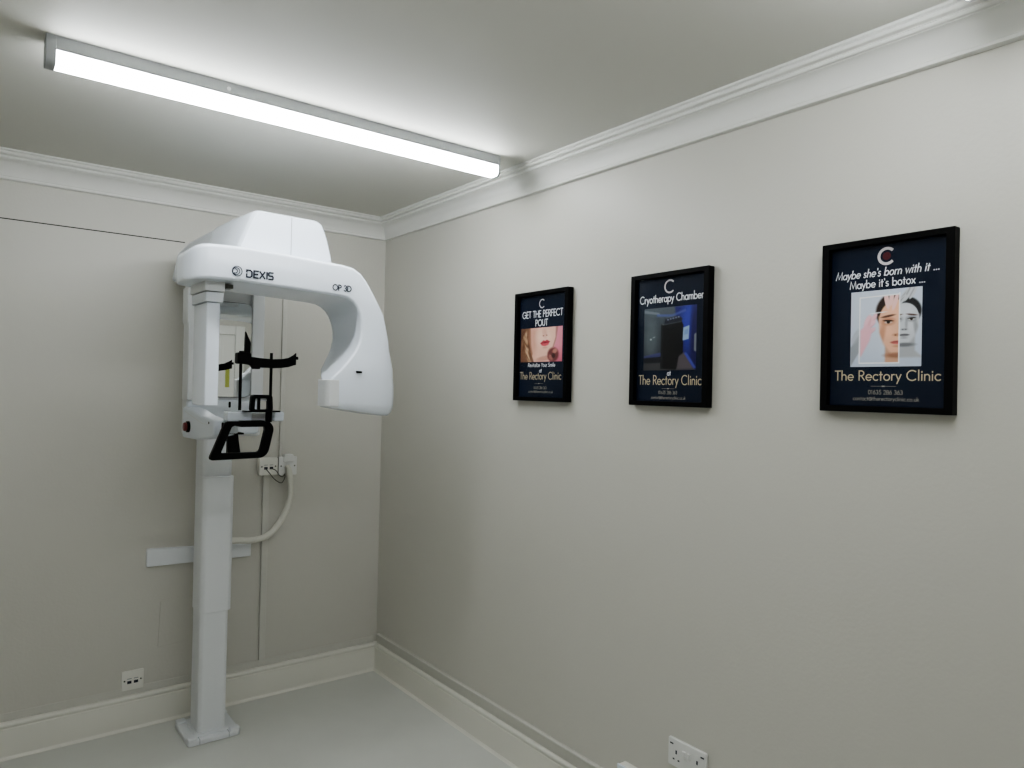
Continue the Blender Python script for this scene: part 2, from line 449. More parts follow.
# carriage
def fpoly(pts, r, y0, y1, n=5): return prism(bmesh.new(), roundpoly(pts, r, n), 'y', y0, y1)
b = fpoly([(-1.083, 1.322), (-.772, 1.318), (-.775, 2.0), (-1.083, 2.0)], .018, -.318, -.20)
car = obj('carriage', b, M['greyshell'], mc, bevel=.012)
# raised side wings either side of the mirror
obj('side_wing', fpoly([(-1.097, 1.48), (-1.022, 1.48), (-1.022, 1.96), (-1.103, 1.96), (-1.103, 1.82), (-1.097, 1.80)], .006, -.350, -.26), M['greyshell'], car, bevel=.008)
obj('side_wing', fpoly([(-.829, 1.50), (-.776, 1.50), (-.776, 1.96), (-.829, 1.96)], .006, -.345, -.30), M['greyshell'], car, bevel=.008)
def mirror_bm():
    b = prism(bmesh.new(), roundpoly([(-1.020, 1.495), (-.8315, 1.495), (-.8315, 1.909), (-1.020, 1.909)], .03, 8), 'y', -.3255, -.318)
    for v in b.verts: v.co.y -= (v.co.x + 1.020) * math.tan(math.radians(MT)) if v.co.y < -.32 else 0
    return b
MT = 4.0
obj('mirror_surround', fpoly([(-1.022, 1.492), (-.829, 1.492), (-.829, 1.912), (-1.022, 1.912)], .03, -.324, -.31), M['cord'], car)
obj('mirror', mirror_bm(), M['mirror'], car)
obj('lower_panel', fpoly([(-1.092, 1.33), (-.790, 1.33), (-.790, 1.480), (-1.092, 1.480)], .02, -.345, -.30), M['white2'], car, bevel=.010)
obj('panel_slot', fpoly([(-.925, 1.448), (-.916, 1.448), (-.916, 1.474), (-.925, 1.474)], .004, -.3475, -.34), M['black'], car)

# left support arm and patient platform
side = [(-.33, 1.322), (-.33, 1.452), (-.45, 1.446), (-.60, 1.425), (-.71, 1.418), (-.785, 1.412), (-.785, 1.356), (-.74, 1.343), (-.55, 1.325)]
plat = obj('support_arm', prism(bmesh.new(), roundpoly(side, .012, 4), 'x', -1.108, -1.045), M['white2'], mc, bevel=.010)
obj('arm_crease', prism(bmesh.new(), [(-.36, 1.436), (-.62, 1.398), (-.72, 1.394), (-.72, 1.3925), (-.62, 1.3955), (-.36, 1.4335)], 'x', -1.1086, -1.106), M['greyshell'], plat)
obj('indicator', disc(bmesh.new(), (-1.1085, -.73, 1.402), .0045, 'x', .002), M['black'], plat)
obj('arm_joint', bx(-1.078, -1.068, -.789, -.775, 1.343, 1.406), M['black'], plat, bevel=.006)
bt = obj('emergency_button', disc(bmesh.new(), (-1.113, -.44, 1.372), .023, 'x', .012), M['black'], plat, bevel=.002)
obj('button_cap', disc(bmesh.new(), (-1.122, -.44, 1.372), .018, 'x', .016), M['red'], bt, bevel=.005)
bar = obj('patient_platform', bx(-1.070, -.980, -.835, -.775, 1.411, 1.449), M['white'], mc, bevel=.007)
obj('platform_end', bx(-.898, -.857, -.835, -.775, 1.411, 1.449), M['white'], bar, bevel=.007)
obj('platform_bridge', bx(-.99, -.885, -.820, -.780, 1.412, 1.442), M['greyshell'], bar, bevel=.005)
obj('platform_underside', bx(-1.05, -.93, -.80, -.775, 1.392, 1.412), M['greyshell'], bar, bevel=.006)
obj('platform_tray', fpoly([(-1.068, 1.352), (-1.02, 1.362), (-1.02, 1.402), (-1.068, 1.408)], .008, -.80, -.775), M['white2'], bar, bevel=.004)

# chin rest
ch = obj('chin_rest', bx(-1.020, -.888, -.878, -.838, 1.4475, 1.453), M['black'], mc, bevel=.002)
b = bmesh.new()
Yc = -.865
outer = roundpoly([(-1.001, 1.449), (-.916, 1.449), (-.919, 1.513), (-.997, 1.513)], .012, 4)
inner = roundpoly([(-.985, 1.458), (-.935, 1.458), (-.936, 1.500), (-.983, 1.500)], .005, 4)
def ringprism(bm, outer, inner, y0, y1):
    n = len(outer)
    A = [bm.verts.new((p[0], y0, p[1])) for p in outer]; B = [bm.verts.new((p[0], y0, p[1])) for p in inner]
    C = [bm.verts.new((p[0], y1, p[1])) for p in outer]; D = [bm.verts.new((p[0], y1, p[1])) for p in inner]
    for i in range(n):
        j = (i + 1) % n
        bm.faces.new((A[i], A[j], B[j], B[i])); bm.faces.new((C[j], C[i], D[i], D[j]))
        bm.faces.new((A[j], A[i], C[i], C[j])); bm.faces.new((B[i], B[j], D[j], D[i]))
    return bm
ringprism(b, outer, inner, Yc - .012, Yc + .012)
obj('chin_cradle', b, M['black'], ch, bevel=.002)
obj('bite_bar', bx(-.972, -.963, Yc - .006, Yc + .006, 1.455, 1.502), M['black'], ch)
obj('rest_lip', bx(-.984, -.935, Yc + .004, Yc + .014, 1.490, 1.501), M['greyshell'], ch)
obj('rest_post', bx(-.934, -.914, -.862, -.842, 1.409, 1.449), M['black'], ch, bevel=.002)

# head support: two rods, clamp and temple arms
hs = obj('temple_support', None or bx(-1.060, -1.010, -.905, -.865, 1.626, 1.668), M['black'], mc, bevel=.006)
for rx, z0, z1 in ((-1.040, 1.455, 1.66), (-.927, 1.445, 1.672)):
    obj('rod', tube(bmesh.new(), [(rx, -.875, z0), (rx, -.875, z1)], .0055), M['black'], hs, smooth='auto')
def tarm(pts):
    loops = []
    for (x, y, za, zt_) in pts:
        loops.append([(x, y - .006, za), (x, y + .006, za), (x, y + .006, zt_), (x, y - .006, zt_)])
    return loft(bmesh.new(), loops)
obj('temple_arm', tarm([(-1.03, -.885, 1.626, 1.656), (-.97, -.892, 1.615, 1.650), (-.93, -.895, 1.614, 1.648), (-.895, -.892, 1.616, 1.650), (-.865, -.886, 1.621, 1.656), (-.842, -.878, 1.628, 1.668), (-.831, -.872, 1.630, 1.677)]), M['black'], hs, bevel=.002)
obj('arm_tip', disc(bmesh.new(), (-.829, -.872, 1.657), .006, 'x', .012), M['black'], hs)
obj('clamp_knob', disc(bmesh.new(), (-1.040, -.885, 1.668), .010, 'z', .012), M['black'], hs, bevel=.002)
obj('lower_knob', fpoly([(-1.012, 1.624), (-.972, 1.624), (-.978, 1.609), (-1.000, 1.609)], .002, -.90, -.88), M['black'], hs, bevel=.002)
obj('temple_blade', fpoly([(-1.032, 1.66), (-1.012, 1.655), (-1.010, 1.705), (-1.030, 1.748)], .004, -.892, -.880), M['black'], hs, bevel=.002)

# handles
ho = roundpoly([(-1.085, 1.4135), (-.921, 1.412), (-.906, 1.387), (-.930, 1.275), (-1.142, 1.272)], [.016, .02, .03, .035, .018], 5)
hi = roundpoly([(-1.061, 1.397), (-.943, 1.394), (-.940, 1.382), (-.959, 1.297), (-1.100, 1.297)], [.010, .010, .012, .014, .008], 5)
hd = obj('handle', ringprism(bmesh.new(), ho, hi, -.868, -.842), M['black'], mc, bevel=.004)
obj('handle_bracket', loft(bmesh.new(), [[(-1.057, -.79, 1.364), (-1.016, -.79, 1.364), (-1.016, -.76, 1.364), (-1.057, -.76, 1.364)], [(-1.054, -.79, 1.33), (-1.012, -.79, 1.33), (-1.012, -.765, 1.33), (-1.054, -.765, 1.33)], [(-1.054, -.80, 1.276), (-1.006, -.80, 1.276), (-1.006, -.765, 1.276), (-1.054, -.765, 1.276)]]), M['black'], hd, bevel=.004)
obj('bracket_plate', bx(-1.062, -.998, -.80, -.755, 1.360, 1.367), M['black'], hd, bevel=.002)
obj('handle_mount', bx(-1.03, -.94, -.862, -.80, 1.392, 1.415), M['black'], hd, bevel=.003)

# head shelf and its front cover
def shelf_loop(y, pts, r): return [(p[0], y, p[1]) for p in roundpoly(pts, r, 4)]
S1 = [(-1.122, 2.00), (-1.095, 2.162), (-.81, 2.152), (-.775, 2.10), (-.762, 2.00)]
S2 = [(-1.120, 2.00), (-1.072, 2.172), (-.80, 2.172), (-.765, 2.11), (-.750, 2.00)]
b = loft(bmesh.new(), [shelf_loop(-.13, [(p[0], p[1] - .02 if p[1] > 2.05 else p[1]) for p in S1], .025), shelf_loop(-.30, S1, .03), shelf_loop(-.64, S2, .03)])
hsf = obj('head_shelf', b, M['white2'], mc, smooth='auto', angle=30)
F0 = [(-1.124, 2.005), (-1.072, 2.178), (-.79, 2.176), (-.758, 2.112), (-.738, 2.005)]
F1 = [(-1.120, 2.005), (-1.060, 2.181), (-.788, 2.178), (-.757, 2.110), (-.736, 2.005)]
F2 = [(-1.112, 2.005), (-1.044, 2.180), (-.790, 2.176), (-.762, 2.108), (-.738, 2.005)]
F3 = [(-1.100, 2.008), (-1.036, 2.170), (-.796, 2.166), (-.771, 2.104), (-.746, 2.008)]
b = loft(bmesh.new(), [shelf_loop(-.62, F0, .03), shelf_loop(-.80, F1, .03), shelf_loop(-.975, F2, .03), shelf_loop(-.990, [(p[0] * .6 + q[0] * .4, p[1] * .6 + q[1] * .4) for p, q in zip(F2, F3)], .028), shelf_loop(-.998, F3, .026)])
cov = obj('shelf_cover', b, M['white'], mc, smooth='auto', angle=40)
obj('cover_seam', bx(-.9085, -.907, -.9995, -.995, 2.02, 2.168), M['seam'], cov)
obj('rotation_hub', prism(bmesh.new(), roundpoly([(-1.06, -.98), (-.84, -.98), (-.84, -.60), (-1.06, -.60)], .06, 6), 'z', 1.93, 2.02), M['white2'], mc)

# rotating C arm: sections given by inner point, outer point, front Y, back Y
def section(inn, out, yf, yb, rad, c=None, e=.012, n=5):
    """rounded five-sided section; c = depth at which the inner side starts to slope away, e = slope run"""
    i = Vector((inn[0], 0, inn[1])); o = Vector((out[0], 0, out[1]))
    d = o - i; L = d.length; d.normalize()
    if c is None: c = (yb - yf) * .88
    pts = roundpoly([(0, yf), (L, yf), (L, yb), (e, yb), (0, yf + c)], list(rad), n)
    return [tuple(i + d * p[0] + Vector((0, p[1], 0))) for p in pts]
R0 = (.012, .016, .03, .03, .02)
secs = [
 ((-1.267, 1.915), (-1.267, 1.975), -.955, -.88, R0),
 ((-1.265, 1.904), (-1.265, 1.992), -.985, -.85, R0),
 ((-1.258, 1.900), (-1.258, 2.004), -1.020, -.82, R0),
 ((-1.248, 1.900), (-1.248, 2.012), -1.046, -.795, R0),
 ((-1.232, 1.9005), (-1.232, 2.018), -1.063, -.77, R0),
 ((-1.210, 1.902), (-1.210, 2.021), -1.070, -.745, R0),
 ((-1.160, 1.903), (-1.160, 2.023), -1.072, -.72, R0),
 ((-1.110, 1.904), (-1.110, 2.024), -1.072, -.72, R0),
 ((-.970, 1.898), (-.970, 2.021), -1.072, -.72, R0),
 ((-.850, 1.893), (-.850, 2.014), -1.072, -.72, R0),
 ((-.745, 1.888), (-.735, 2.008), -1.072, -.72, R0),
 ((-.712, 1.882), (-.690, 2.001), -1.072, -.73, R0),
 ((-.690, 1.870), (-.660, 1.984), -1.072, -.74, R0),
 ((-.674, 1.852), (-.634, 1.955), -1.072, -.75, R0),
 ((-.663, 1.828), (-.605, 1.912), -1.072, -.76, R0),
 ((-.657, 1.800), (-.581, 1.872), -1.072, -.77, R0),
 ((-.654, 1.768), (-.556, 1.832), -1.072, -.775, (.012, .022, .04, .03, .03)),
 ((-.657, 1.738), (-.540, 1.780), -1.072, -.78, (.012, .03, .04, .03, .03)),
 ((-.667, 1.708), (-.527, 1.735), -1.074, -.79, (.012, .04, .04, .03, .03)),
 ((-.683, 1.680), (-.514, 1.695), -1.076, -.80, (.012, .065, .05, .03, .03), .25, .03),
 ((-.705, 1.651), (-.500, 1.660), -1.079, -.81, (.012, .085, .05, .04, .04), .24, .05),
 ((-.735, 1.617), (-.488, 1.622), -1.082, -.82, (.012, .10, .05, .05, .03), .21, .07),
 ((-.764, 1.590), (-.481, 1.587), -1.083, -.82, (.010, .115, .05, .05, .03), .14, .11),
 ((-.776, 1.578), (-.476, 1.560), -1.083, -.82, (.010, .12, .05, .05, .03), .10, .13),
 ((-.781, 1.535), (-.474, 1.520), -1.083, -.82, (.010, .12, .05, .05, .03), .10, .13),
 ((-.785, 1.495), (-.475, 1.480), -1.083, -.82, (.010, .12, .05, .05, .03), .10, .13),
 ((-.785, 1.480), (-.484, 1.450), -1.080, -.825, (.010, .115, .05, .05, .03), .10, .13),
 ((-.779, 1.474), (-.496, 1.438), -1.072, -.832, (.010, .11, .05, .05, .03), .09, .13),
 ((-.765, 1.471), (-.520, 1.437), -1.055, -.85, (.010, .09, .05, .05, .03), .08, .11),
]
b = loft(bmesh.new(), [section(*s) for s in secs])
arm = obj('rotating_arm', b, M['white'], mc, smooth='auto', angle=42)
# collimator window piece at the tip of the tube head
obj('collimator', loft(bmesh.new(), [[(-.7885, -1.045, z), (-.7885, -1.075, z), (-.783, -1.0850, z), (-.744, -1.0850, z), (-.744, -1.0, z), (-.78, -.985, z), (-.7885, -.99, z)] for z in (1.476, 1.576)]), M['greyshell'], arm, bevel=.003)
Yf = -1.0735
def PF(x, z): return (x, Yf, z)
# emblem: ring with nested arcs
b = bmesh.new(); ec = (-1.121, 1.9365); er = .0165
ribbon(b, arc(ec[0], ec[1], er, er, 0, 360, 30), .0028, PF)
ribbon(b, arc(ec[0] - .003, ec[1], er * .68, er * .72, -150, 110, 20), .0028, PF)
ribbon(b, arc(ec[0] - .006, ec[1], er * .42, er * .44, -120, 100, 14), .0030, PF)
ribbon(b, arc(ec[0] - .001, ec[1], er * .86, er * .86, 120, 250, 12), .0050, PF)
obj('maker_emblem', b, M['ink'], arm)
lettering('maker_lettering', 'DEXIS', -1.090, -.996, 1.9205, .0235, .0056, PF, M['ink'], arm, font=G_TECH)
# lettering follows the slight fall of the beam
lettering('model_lettering', 'OP 3D', -.775, -.700, 1.9085, .0205, .0042, PF, M['ink'], arm)
Yf2 = -1.0865
obj('scan_window', bx(-.677, -.655, Yf2 + .002 - .004, Yf2 + .01, 1.603, 1.6105), M['black'], arm)

# sensor head hanging from the left end
sn = obj('sensor_head', prism(bmesh.new(), roundpoly([(-1.197, -1.0), (-1.150, -1.0), (-1.150, -.83), (-1.197, -.83)], [.006, .016, .01, .01], 4), 'z', 1.475, 1.83), M['white'], mc, bevel=.003)
obj('sensor_collar', prism(bmesh.new(), roundpoly([(-1.204, -1.006), (-1.143, -1.006), (-1.143, -.82), (-1.204, -.82)], .008, 4), 'z', 1.832, 1.866), M['white2'], sn, bevel=.003)
obj('sensor_mount', prism(bmesh.new(), roundpoly([(-1.208, -1.010), (-1.140, -1.010), (-1.140, -.815), (-1.208, -.815)], .008, 4), 'z', 1.869, 1.915), M['greyshell'], sn, bevel=.003)
obj('sensor_latch', bx(-1.138, -1.108, -.99, -.95, 1.886, 1.9), M['cord'], sn)

# ------------------------------------------------------------------ wall fittings on the back wall
wb = thing('wall_bracket', 'flat white bracket bar fixed to the wall behind the machine column', 'bracket', (-.94, 0, .75))
b = prism(bmesh.new(), [(-1.170, .716), (-.706, .709), (-.706, .775), (-1.170, .797)], 'y', -.022, 0)
obj('bracket_bar', b, M['column'], wb, bevel=.004)
obj('bracket_block', bx(-.965, -.905, -.17, -.018, .715, .785), M['column'], wb, bevel=.004)

tag(obj('wall_conduit', bx(-.652, -.622, -.016, 0, .184, 1.105), M['conduit'], bevel=.003),
    'painted conduit running down from the twin wall outlets to the baseboard', 'conduit')
tag(obj('wall_conduit', bx(-.573, -.551, -.012, 0, 1.19, 2.3655), M['conduit'], bevel=.002),
    'slim painted conduit running up the wall from the outlets toward the cornice', 'conduit')

def data_socket(name, label, x0, x1, z0, z1, ydepth, mat, ports=True, boxed=False, group=None):
    t = thing(name, label, 'socket', ((x0 + x1) / 2, 0, (z0 + z1) / 2), group)
    w = x1 - x0; h = z1 - z0; cx = (x0 + x1) / 2; cz = (z0 + z1) / 2
    if boxed: obj('back_box', bx(x0 + .001, x1 - .001, -ydepth + .006, 0, z0 + .001, z1 - .001), mat, t, bevel=.003)
    obj('faceplate', fpoly([(x0, z0), (x1, z0), (x1, z1), (x0, z1)], .005, -ydepth, -ydepth + .008), mat, t, bevel=.002)
    yy = -ydepth - .0004
    if ports:
        for s in (-1, 1):
            obj('port', bx(cx + s * w * .15 - .0085, cx + s * w * .15 + .0085, yy - .0004, yy + .004, cz - .014, cz - .002), M['ink'], t)
            obj('port_label', bx(cx + s * w * .15 - .009, cx + s * w * .15 + .009, yy - .0002, yy + .003, cz + .006, cz + .009), M['seam'], t)
    for s in (-1, 1):
        obj('screw', disc(bmesh.new(), (cx + s * w * .37, yy, cz), .0036, 'y', .002), M['cord'], t)
    return t
data_socket('data_socket', 'small white twin data socket on the wall just above the baseboard', -1.257, -1.168, .173, .259, .010, M['socket'])
data_socket('data_socket', 'white twin data socket with cords plugged in, upper wall behind the machine', -.681, -.590, 1.104, 1.190, .040, M['socket'], boxed=True)
co = data_socket('cable_outlet', 'greyish white cable outlet plate with a thick hose emerging, beside the twin data socket', -.585, -.492, 1.100, 1.192, .040, M['socketgrey'], ports=False, boxed=True)
obj('outlet_hood', fpoly([(-.565, 1.165), (-.505, 1.165), (-.512, 1.205), (-.558, 1.205)], .01, -.046, -.005), M['socketgrey'], co, bevel=.004)
hose = smoothpath([(-.548, -.052, 1.152), (-.540, -.058, 1.125), (-.531, -.062, 1.06), (-.531, -.064, 1.0), (-.552, -.066, .925), (-.597, -.07, .855), (-.65, -.078, .812), (-.72, -.085, .800), (-.79, -.095, .808), (-.868, -.10, .815)], 6)
tag(obj('cable_hose', tube(bmesh.new(), hose, [.0125 if i < 4 else .0150 for i in range(len(hose))], seg=14), M['hose'], smooth='auto', angle=60),
    'thick cream cable hose curving from the wall outlet down behind the column', 'hose')
c1 = smoothpath([(-.652, -.044, 1.138), (-.640, -.060, 1.12), (-.612, -.062, 1.085), (-.578, -.060, 1.065), (-.560, -.055, 1.085), (-.556, -.050, 1.11)], 6)
tag(obj('network_cord', tube(bmesh.new(), c1, .0022, seg=8), M['cord'], smooth=True),
    'thin dark cord looping from the left port of the upper data socket', 'cord')
c2 = smoothpath([(-.623, -.044, 1.138), (-.606, -.060, 1.128), (-.590, -.064, 1.105), (-.572, -.060, 1.095), (-.560, -.052, 1.105)], 6)
tag(obj('network_cord', tube(bmesh.new(), c2, .0022, seg=8), M['cord'], smooth=True),
    'thin dark cord crossing from the right port of the upper data socket', 'cord')

# ------------------------------------------------------------------ right wall fittings
tag(obj('mini_trunking', prism(bmesh.new(), roundpoly([(0, .1505), (-.010, .1505), (-.012, .190), (-.017, .194), (-.016, .2005), (0, .2015)], .0015, 2), 'y', -.03, -4.5) , M['conduit'], smooth='auto'),
    'long painted cable trunking strip along the right wall just above the baseboard', 'trunking')
def wp(d, y, z): return (-d, y, z)
sk = thing('double_socket', 'white double switched power socket low on the right wall', 'socket', (0, -2.13, .395))
y0, y1, z0, z1 = -2.206, -2.057, .349, .437
b = prism(bmesh.new(), roundpoly([(y0, z0), (y1, z0), (y1, z1), (y0, z1)], .006, 4), 'x', -.011, 0)
obj('faceplate', b, M['socketgrey'], sk, bevel=.003)
for s in (-1, 1):
    cy = -2.1315 - s * .041
    hol = [(cy, .397, .0036, .0060), (cy - .010, .373, .0045, .0024), (cy + .010, .373, .0045, .0024)]
    for (a, c, hw, hh) in hol: obj('pin_slot', bx(-.0116, -.0085, a - hw / 1.3, a + hw / 1.3, c - hh, c + hh), M['ink'], sk)
    obj('rocker_switch', bx(-.0175, -.009, -2.1315 - s * .009 - .006, -2.1315 - s * .009 + .006, .391, .413), M['socketgrey'], sk, bevel=.0015)
    obj('charging_slot', bx(-.0117, -.009, -2.1315 - s * .060 - .007, -2.1315 - s * .060 + .006, .418, .4225), M['ink'], sk)
jb = thing('junction_box', 'small white box low on the right wall, left of the double socket', 'junction box', (0, -1.90, .23))
obj('box_body', bx(-.034, 0, -1.965, -1.862, .17, .272), M['socket'], jb, bevel=.003)
obj('box_lid', bx(-.040, -.033, -1.967, -1.860, .168, .274), M['white'], jb, bevel=.0025)

# ------------------------------------------------------------------ painting of printed pictures
def softmask_ellipse(U, V, cx, cy, rx, ry, rot=0, soft=.15):
    c, s = math.cos(math.radians(rot)), math.sin(math.radians(rot))
    x = ((U - cx) * c + (V - cy) * s) / rx; y = (-(U - cx) * s + (V - cy) * c) / ry
    d = np.sqrt(x * x + y * y)
    return np.clip((1 - d) / max(soft, 1e-3) + .5, 0, 1)
def softmask_poly(U, V, pts, soft=.01):
    inside = np.zeros(U.shape, bool); dist = np.full(U.shape, 9.0)
    n = len(pts)
    for i in range(n):
        x1, y1 = pts[i]; x2, y2 = pts[(i + 1) % n]
        cond = ((y1 > V) != (y2 > V))
        xi = (x2 - x1) * (V - y1) / ((y2 - y1) if abs(y2 - y1) > 1e-9 else 1e-9) + x1
        inside ^= cond & (U < xi)
        L2 = (x2 - x1) ** 2 + (y2 - y1) ** 2 + 1e-12
        t = np.clip(((U - x1) * (x2 - x1) + (V - y1) * (y2 - y1)) / L2, 0, 1)
        dist = np.minimum(dist, np.hypot(U - x1 - t * (x2 - x1), V - y1 - t * (y2 - y1)))
    sd = np.where(inside, dist, -dist)
    return np.clip(sd / max(soft, 1e-3) + .5, 0, 1)
class Canvas:
    def __init__(s, nu, nv, bg):
        u = np.linspace(0, 1, nu); v = np.linspace(0, 1, nv)
        s.U, s.V = np.meshgrid(u, v); s.nu, s.nv = nu, nv
        s.C = np.ones((nv, nu, 3)) * np.array(bg)
    def mix(s, m, col, a=1.0):
        m = (m * a)[..., None]; s.C = s.C * (1 - m) + np.array(col) * m
    def ell(s, col, cx, cy, rx, ry, rot=0, soft=.15, a=1.0, clip=None):
        m = softmask_ellipse(s.U, s.V, cx, cy, rx, ry, rot, soft)
        if clip is not None: m = m * clip
        s.mix(m, col, a)
    def poly(s, col, pts, soft=.01, a=1.0, clip=None):
        m = softmask_poly(s.U, s.V, pts, soft)
        if clip is not None: m = m * clip
        s.mix(m, col, a)
    def grad(s, c0, c1, axis='v'):
        t = (s.V if axis == 'v' else s.U)[..., None]; s.C = np.array(c0) * (1 - t) + np.array(c1) * t
    def mesh(s, name, P, parent):
        """P(u,v) -> room point, v downward"""
        vs = [P(float(s.U[j, i]), float(s.V[j, i])) for j in range(s.nv) for i in range(s.nu)]
        fs = [(j * s.nu + i, j * s.nu + i + 1, (j + 1) * s.nu + i + 1, (j + 1) * s.nu + i) for j in range(s.nv - 1) for i in range(s.nu - 1)]
        me = bpy.data.meshes.new(name); me.from_pydata(vs, [], fs)
        at = me.color_attributes.new('Paint', 'FLOAT_COLOR', 'POINT')
        col = np.ones((s.nu * s.nv, 4), dtype=np.float32)
        col[:, :3] = (np.clip(s.C, 0, 1) ** 2.2).reshape(-1, 3)
        at.data.foreach_set('color', col.ravel())
        me.materials.append(M['picture'])
        o = bpy.data.objects.new(name, me); COL.objects.link(o); o.parent = parent
        q, off = parent, Vector((0, 0, 0))
        while q: off += q.location; q = q.parent
        me.transform(Matrix.Translation(-off))
        return o

def paint_lips():
    c = Canvas(110, 90, (.80, .42, .50))
    c.ell((.88, .56, .62), .95, .25, .3, .5, 0, .8)
    c.ell((.50, .36, .28), .10, .45, .26, .75, 0, .25)                      # hair mass
    c.poly((.93, .76, .68), [(.24, 0), (.86, 0), (.86, .30), (.82, .56), (.72, .74), (.66, .86), (.72, 1), (.25, 1), (.30, .75), (.26, .5)], .03)
    c.ell((.80, .58, .50), .30, .35, .10, .50, 0, .9, .6)                    # cheek shade
    c.ell((.72, .48, .42), .60, .90, .22, .07, -12, .6, .55)                 # under chin
    c.ell((.97, .84, .77), .55, .30, .16, .22, 0, .9, .7)
    for k in range(7):                                                       # hair waves
        x = .03 + k * .038
        c.ell((.88, .76, .62) if k % 2 else (.42, .28, .20), x + .03 * math.sin(k * 2.1), .2 + .11 * k, .035, .22, 18 - k * 6, .6, .8)
        c.ell((.80, .66, .52) if k % 2 == 0 else (.34, .22, .17), .22 - x * .4, .95 - .1 * k, .03, .14, -20, .6, .7)
    c.ell((.84, .62, .54), .585, .17, .055, .14, -8, .8, .55)                # nose side
    c.ell((.55, .28, .24), .555, .245, .020, .016, 0, .5, .8); c.ell((.55, .28, .24), .635, .235, .018, .015, 0, .5, .8)
    c.poly((.75, .25, .30), [(.48, .46), (.56, .375), (.60, .395), (.64, .365), (.72, .42), (.67, .50), (.60, .545), (.53, .53)], .02)
    c.ell((.86, .38, .42), .60, .50, .085, .045, -5, .5, .9)
    c.poly((.42, .10, .14), [(.485, .457), (.60, .437), (.715, .42), (.60, .462)], .012)
    c.ell((.80, .58, .50), .60, .59, .06, .03, 0, .8, .5)
    c.ell((.45, .25, .24), .79, .80, .13, .20, 0, .35)                       # dark curls lower right
    c.ell((.78, .56, .50), .83, .70, .05, .07, 20, .6, .8); c.ell((.70, .46, .42), .74, .88, .04, .09, -20, .6, .8); c.ell((.22, .12, .12), .80, .83, .04, .07, 0, .6, .8)
    c.poly((.68, .45, .42), [(.84, 0), (.90, 0), (.86, .35), (.80, .62), (.77, .60), (.84, .3)], .02, .8)
    return c

def paint_chamber():
    c = Canvas(110, 125, (.30, .34, .36))
    c.grad((.36, .41, .45), (.22, .24, .26))
    c.poly((.13, .14, .55), [(.60, 0), (1, 0), (1, 1), (.72, 1), (.66, .5)], .04)
    c.ell((.25, .28, .85), .88, .25, .16, .35, 0, .9, .8)
    c.ell((.12, .10, .40), .97, .5, .08, .6, 0, .8, .9)
    c.poly((.55, .60, .66), [(0, .02), (.30, .08), (.32, .12), (0, .07)], .01, .7)
    c.poly((.35, .42, .78), [(.25, .10), (.55, .12), (.80, .05), (.80, .09), (.55, .16), (.25, .14)], .02, .7)
    c.ell((.50, .56, .58), .14, .50, .13, .32, 0, .9, .5)
    c.ell((.75, .80, .82), .14, .50, .02, .015, 0, .6); c.ell((.65, .70, .72), .20, .47, .03, .008, -20, .6)
    c.poly((.12, .13, .16), [(0, .78), (.36, .74), (.36, .90), (0, .92)], .02)
    c.poly((.30, .29, .30), [(0, .88), (.35, .88), (.80, .86), (1, 1), (0, 1)], .02)
    c.poly((.30, .30, .62), [(.30, .72), (.36, .72), (.36, .78), (0, .80), (0, .77)], .02, .8)
    c.poly((.045, .045, .05), [(.34, .27), (.72, .22), (.76, .30), (.76, .92), (.62, .99), (.34, .97)], .01)
    c.poly((.16, .17, .18), [(.34, .27), (.37, .265), (.385, .98), (.355, .97)], .01)
    c.poly((.10, .10, .11), [(.42, .30), (.44, .30), (.44, .95), (.42, .95)], .01)
    c.poly((.55, .58, .60), [(.36, .265), (.72, .235), (.73, .25), (.37, .285)], .008, .8)
    c.poly((.16, .17, .24), [(.42, .19), (.68, .15), (.74, .20), (.72, .245), (.40, .275)], .02)
    for k in range(5): c.ell((.62, .66, .80), .47 + k * .05, .20 - .008 * k, .014, .012, 0, .5, .9)
    c.poly((.66, .80, .95), [(.76, .34), (.87, .31), (.86, .52), (.75, .54)], .01)
    c.poly((.45, .60, .90), [(.78, .38), (.85, .36), (.845, .44), (.775, .455)], .01, .5)
    c.poly((.55, .58, .62), [(.96, .45), (1, .43), (1, .72), (.96, .70)], .01)
    c.poly((.42, .38, .40), [(.68, .78), (.78, .72), (.96, .98), (.64, .98)], .03)
    c.poly((.30, .32, .80), [(.78, .74), (.82, .72), (1, .96), (.96, .98)], .02)
    g = c.C.mean(axis=2, keepdims=True); c.C = (g + (c.C - g) * .82) * .84
    return c

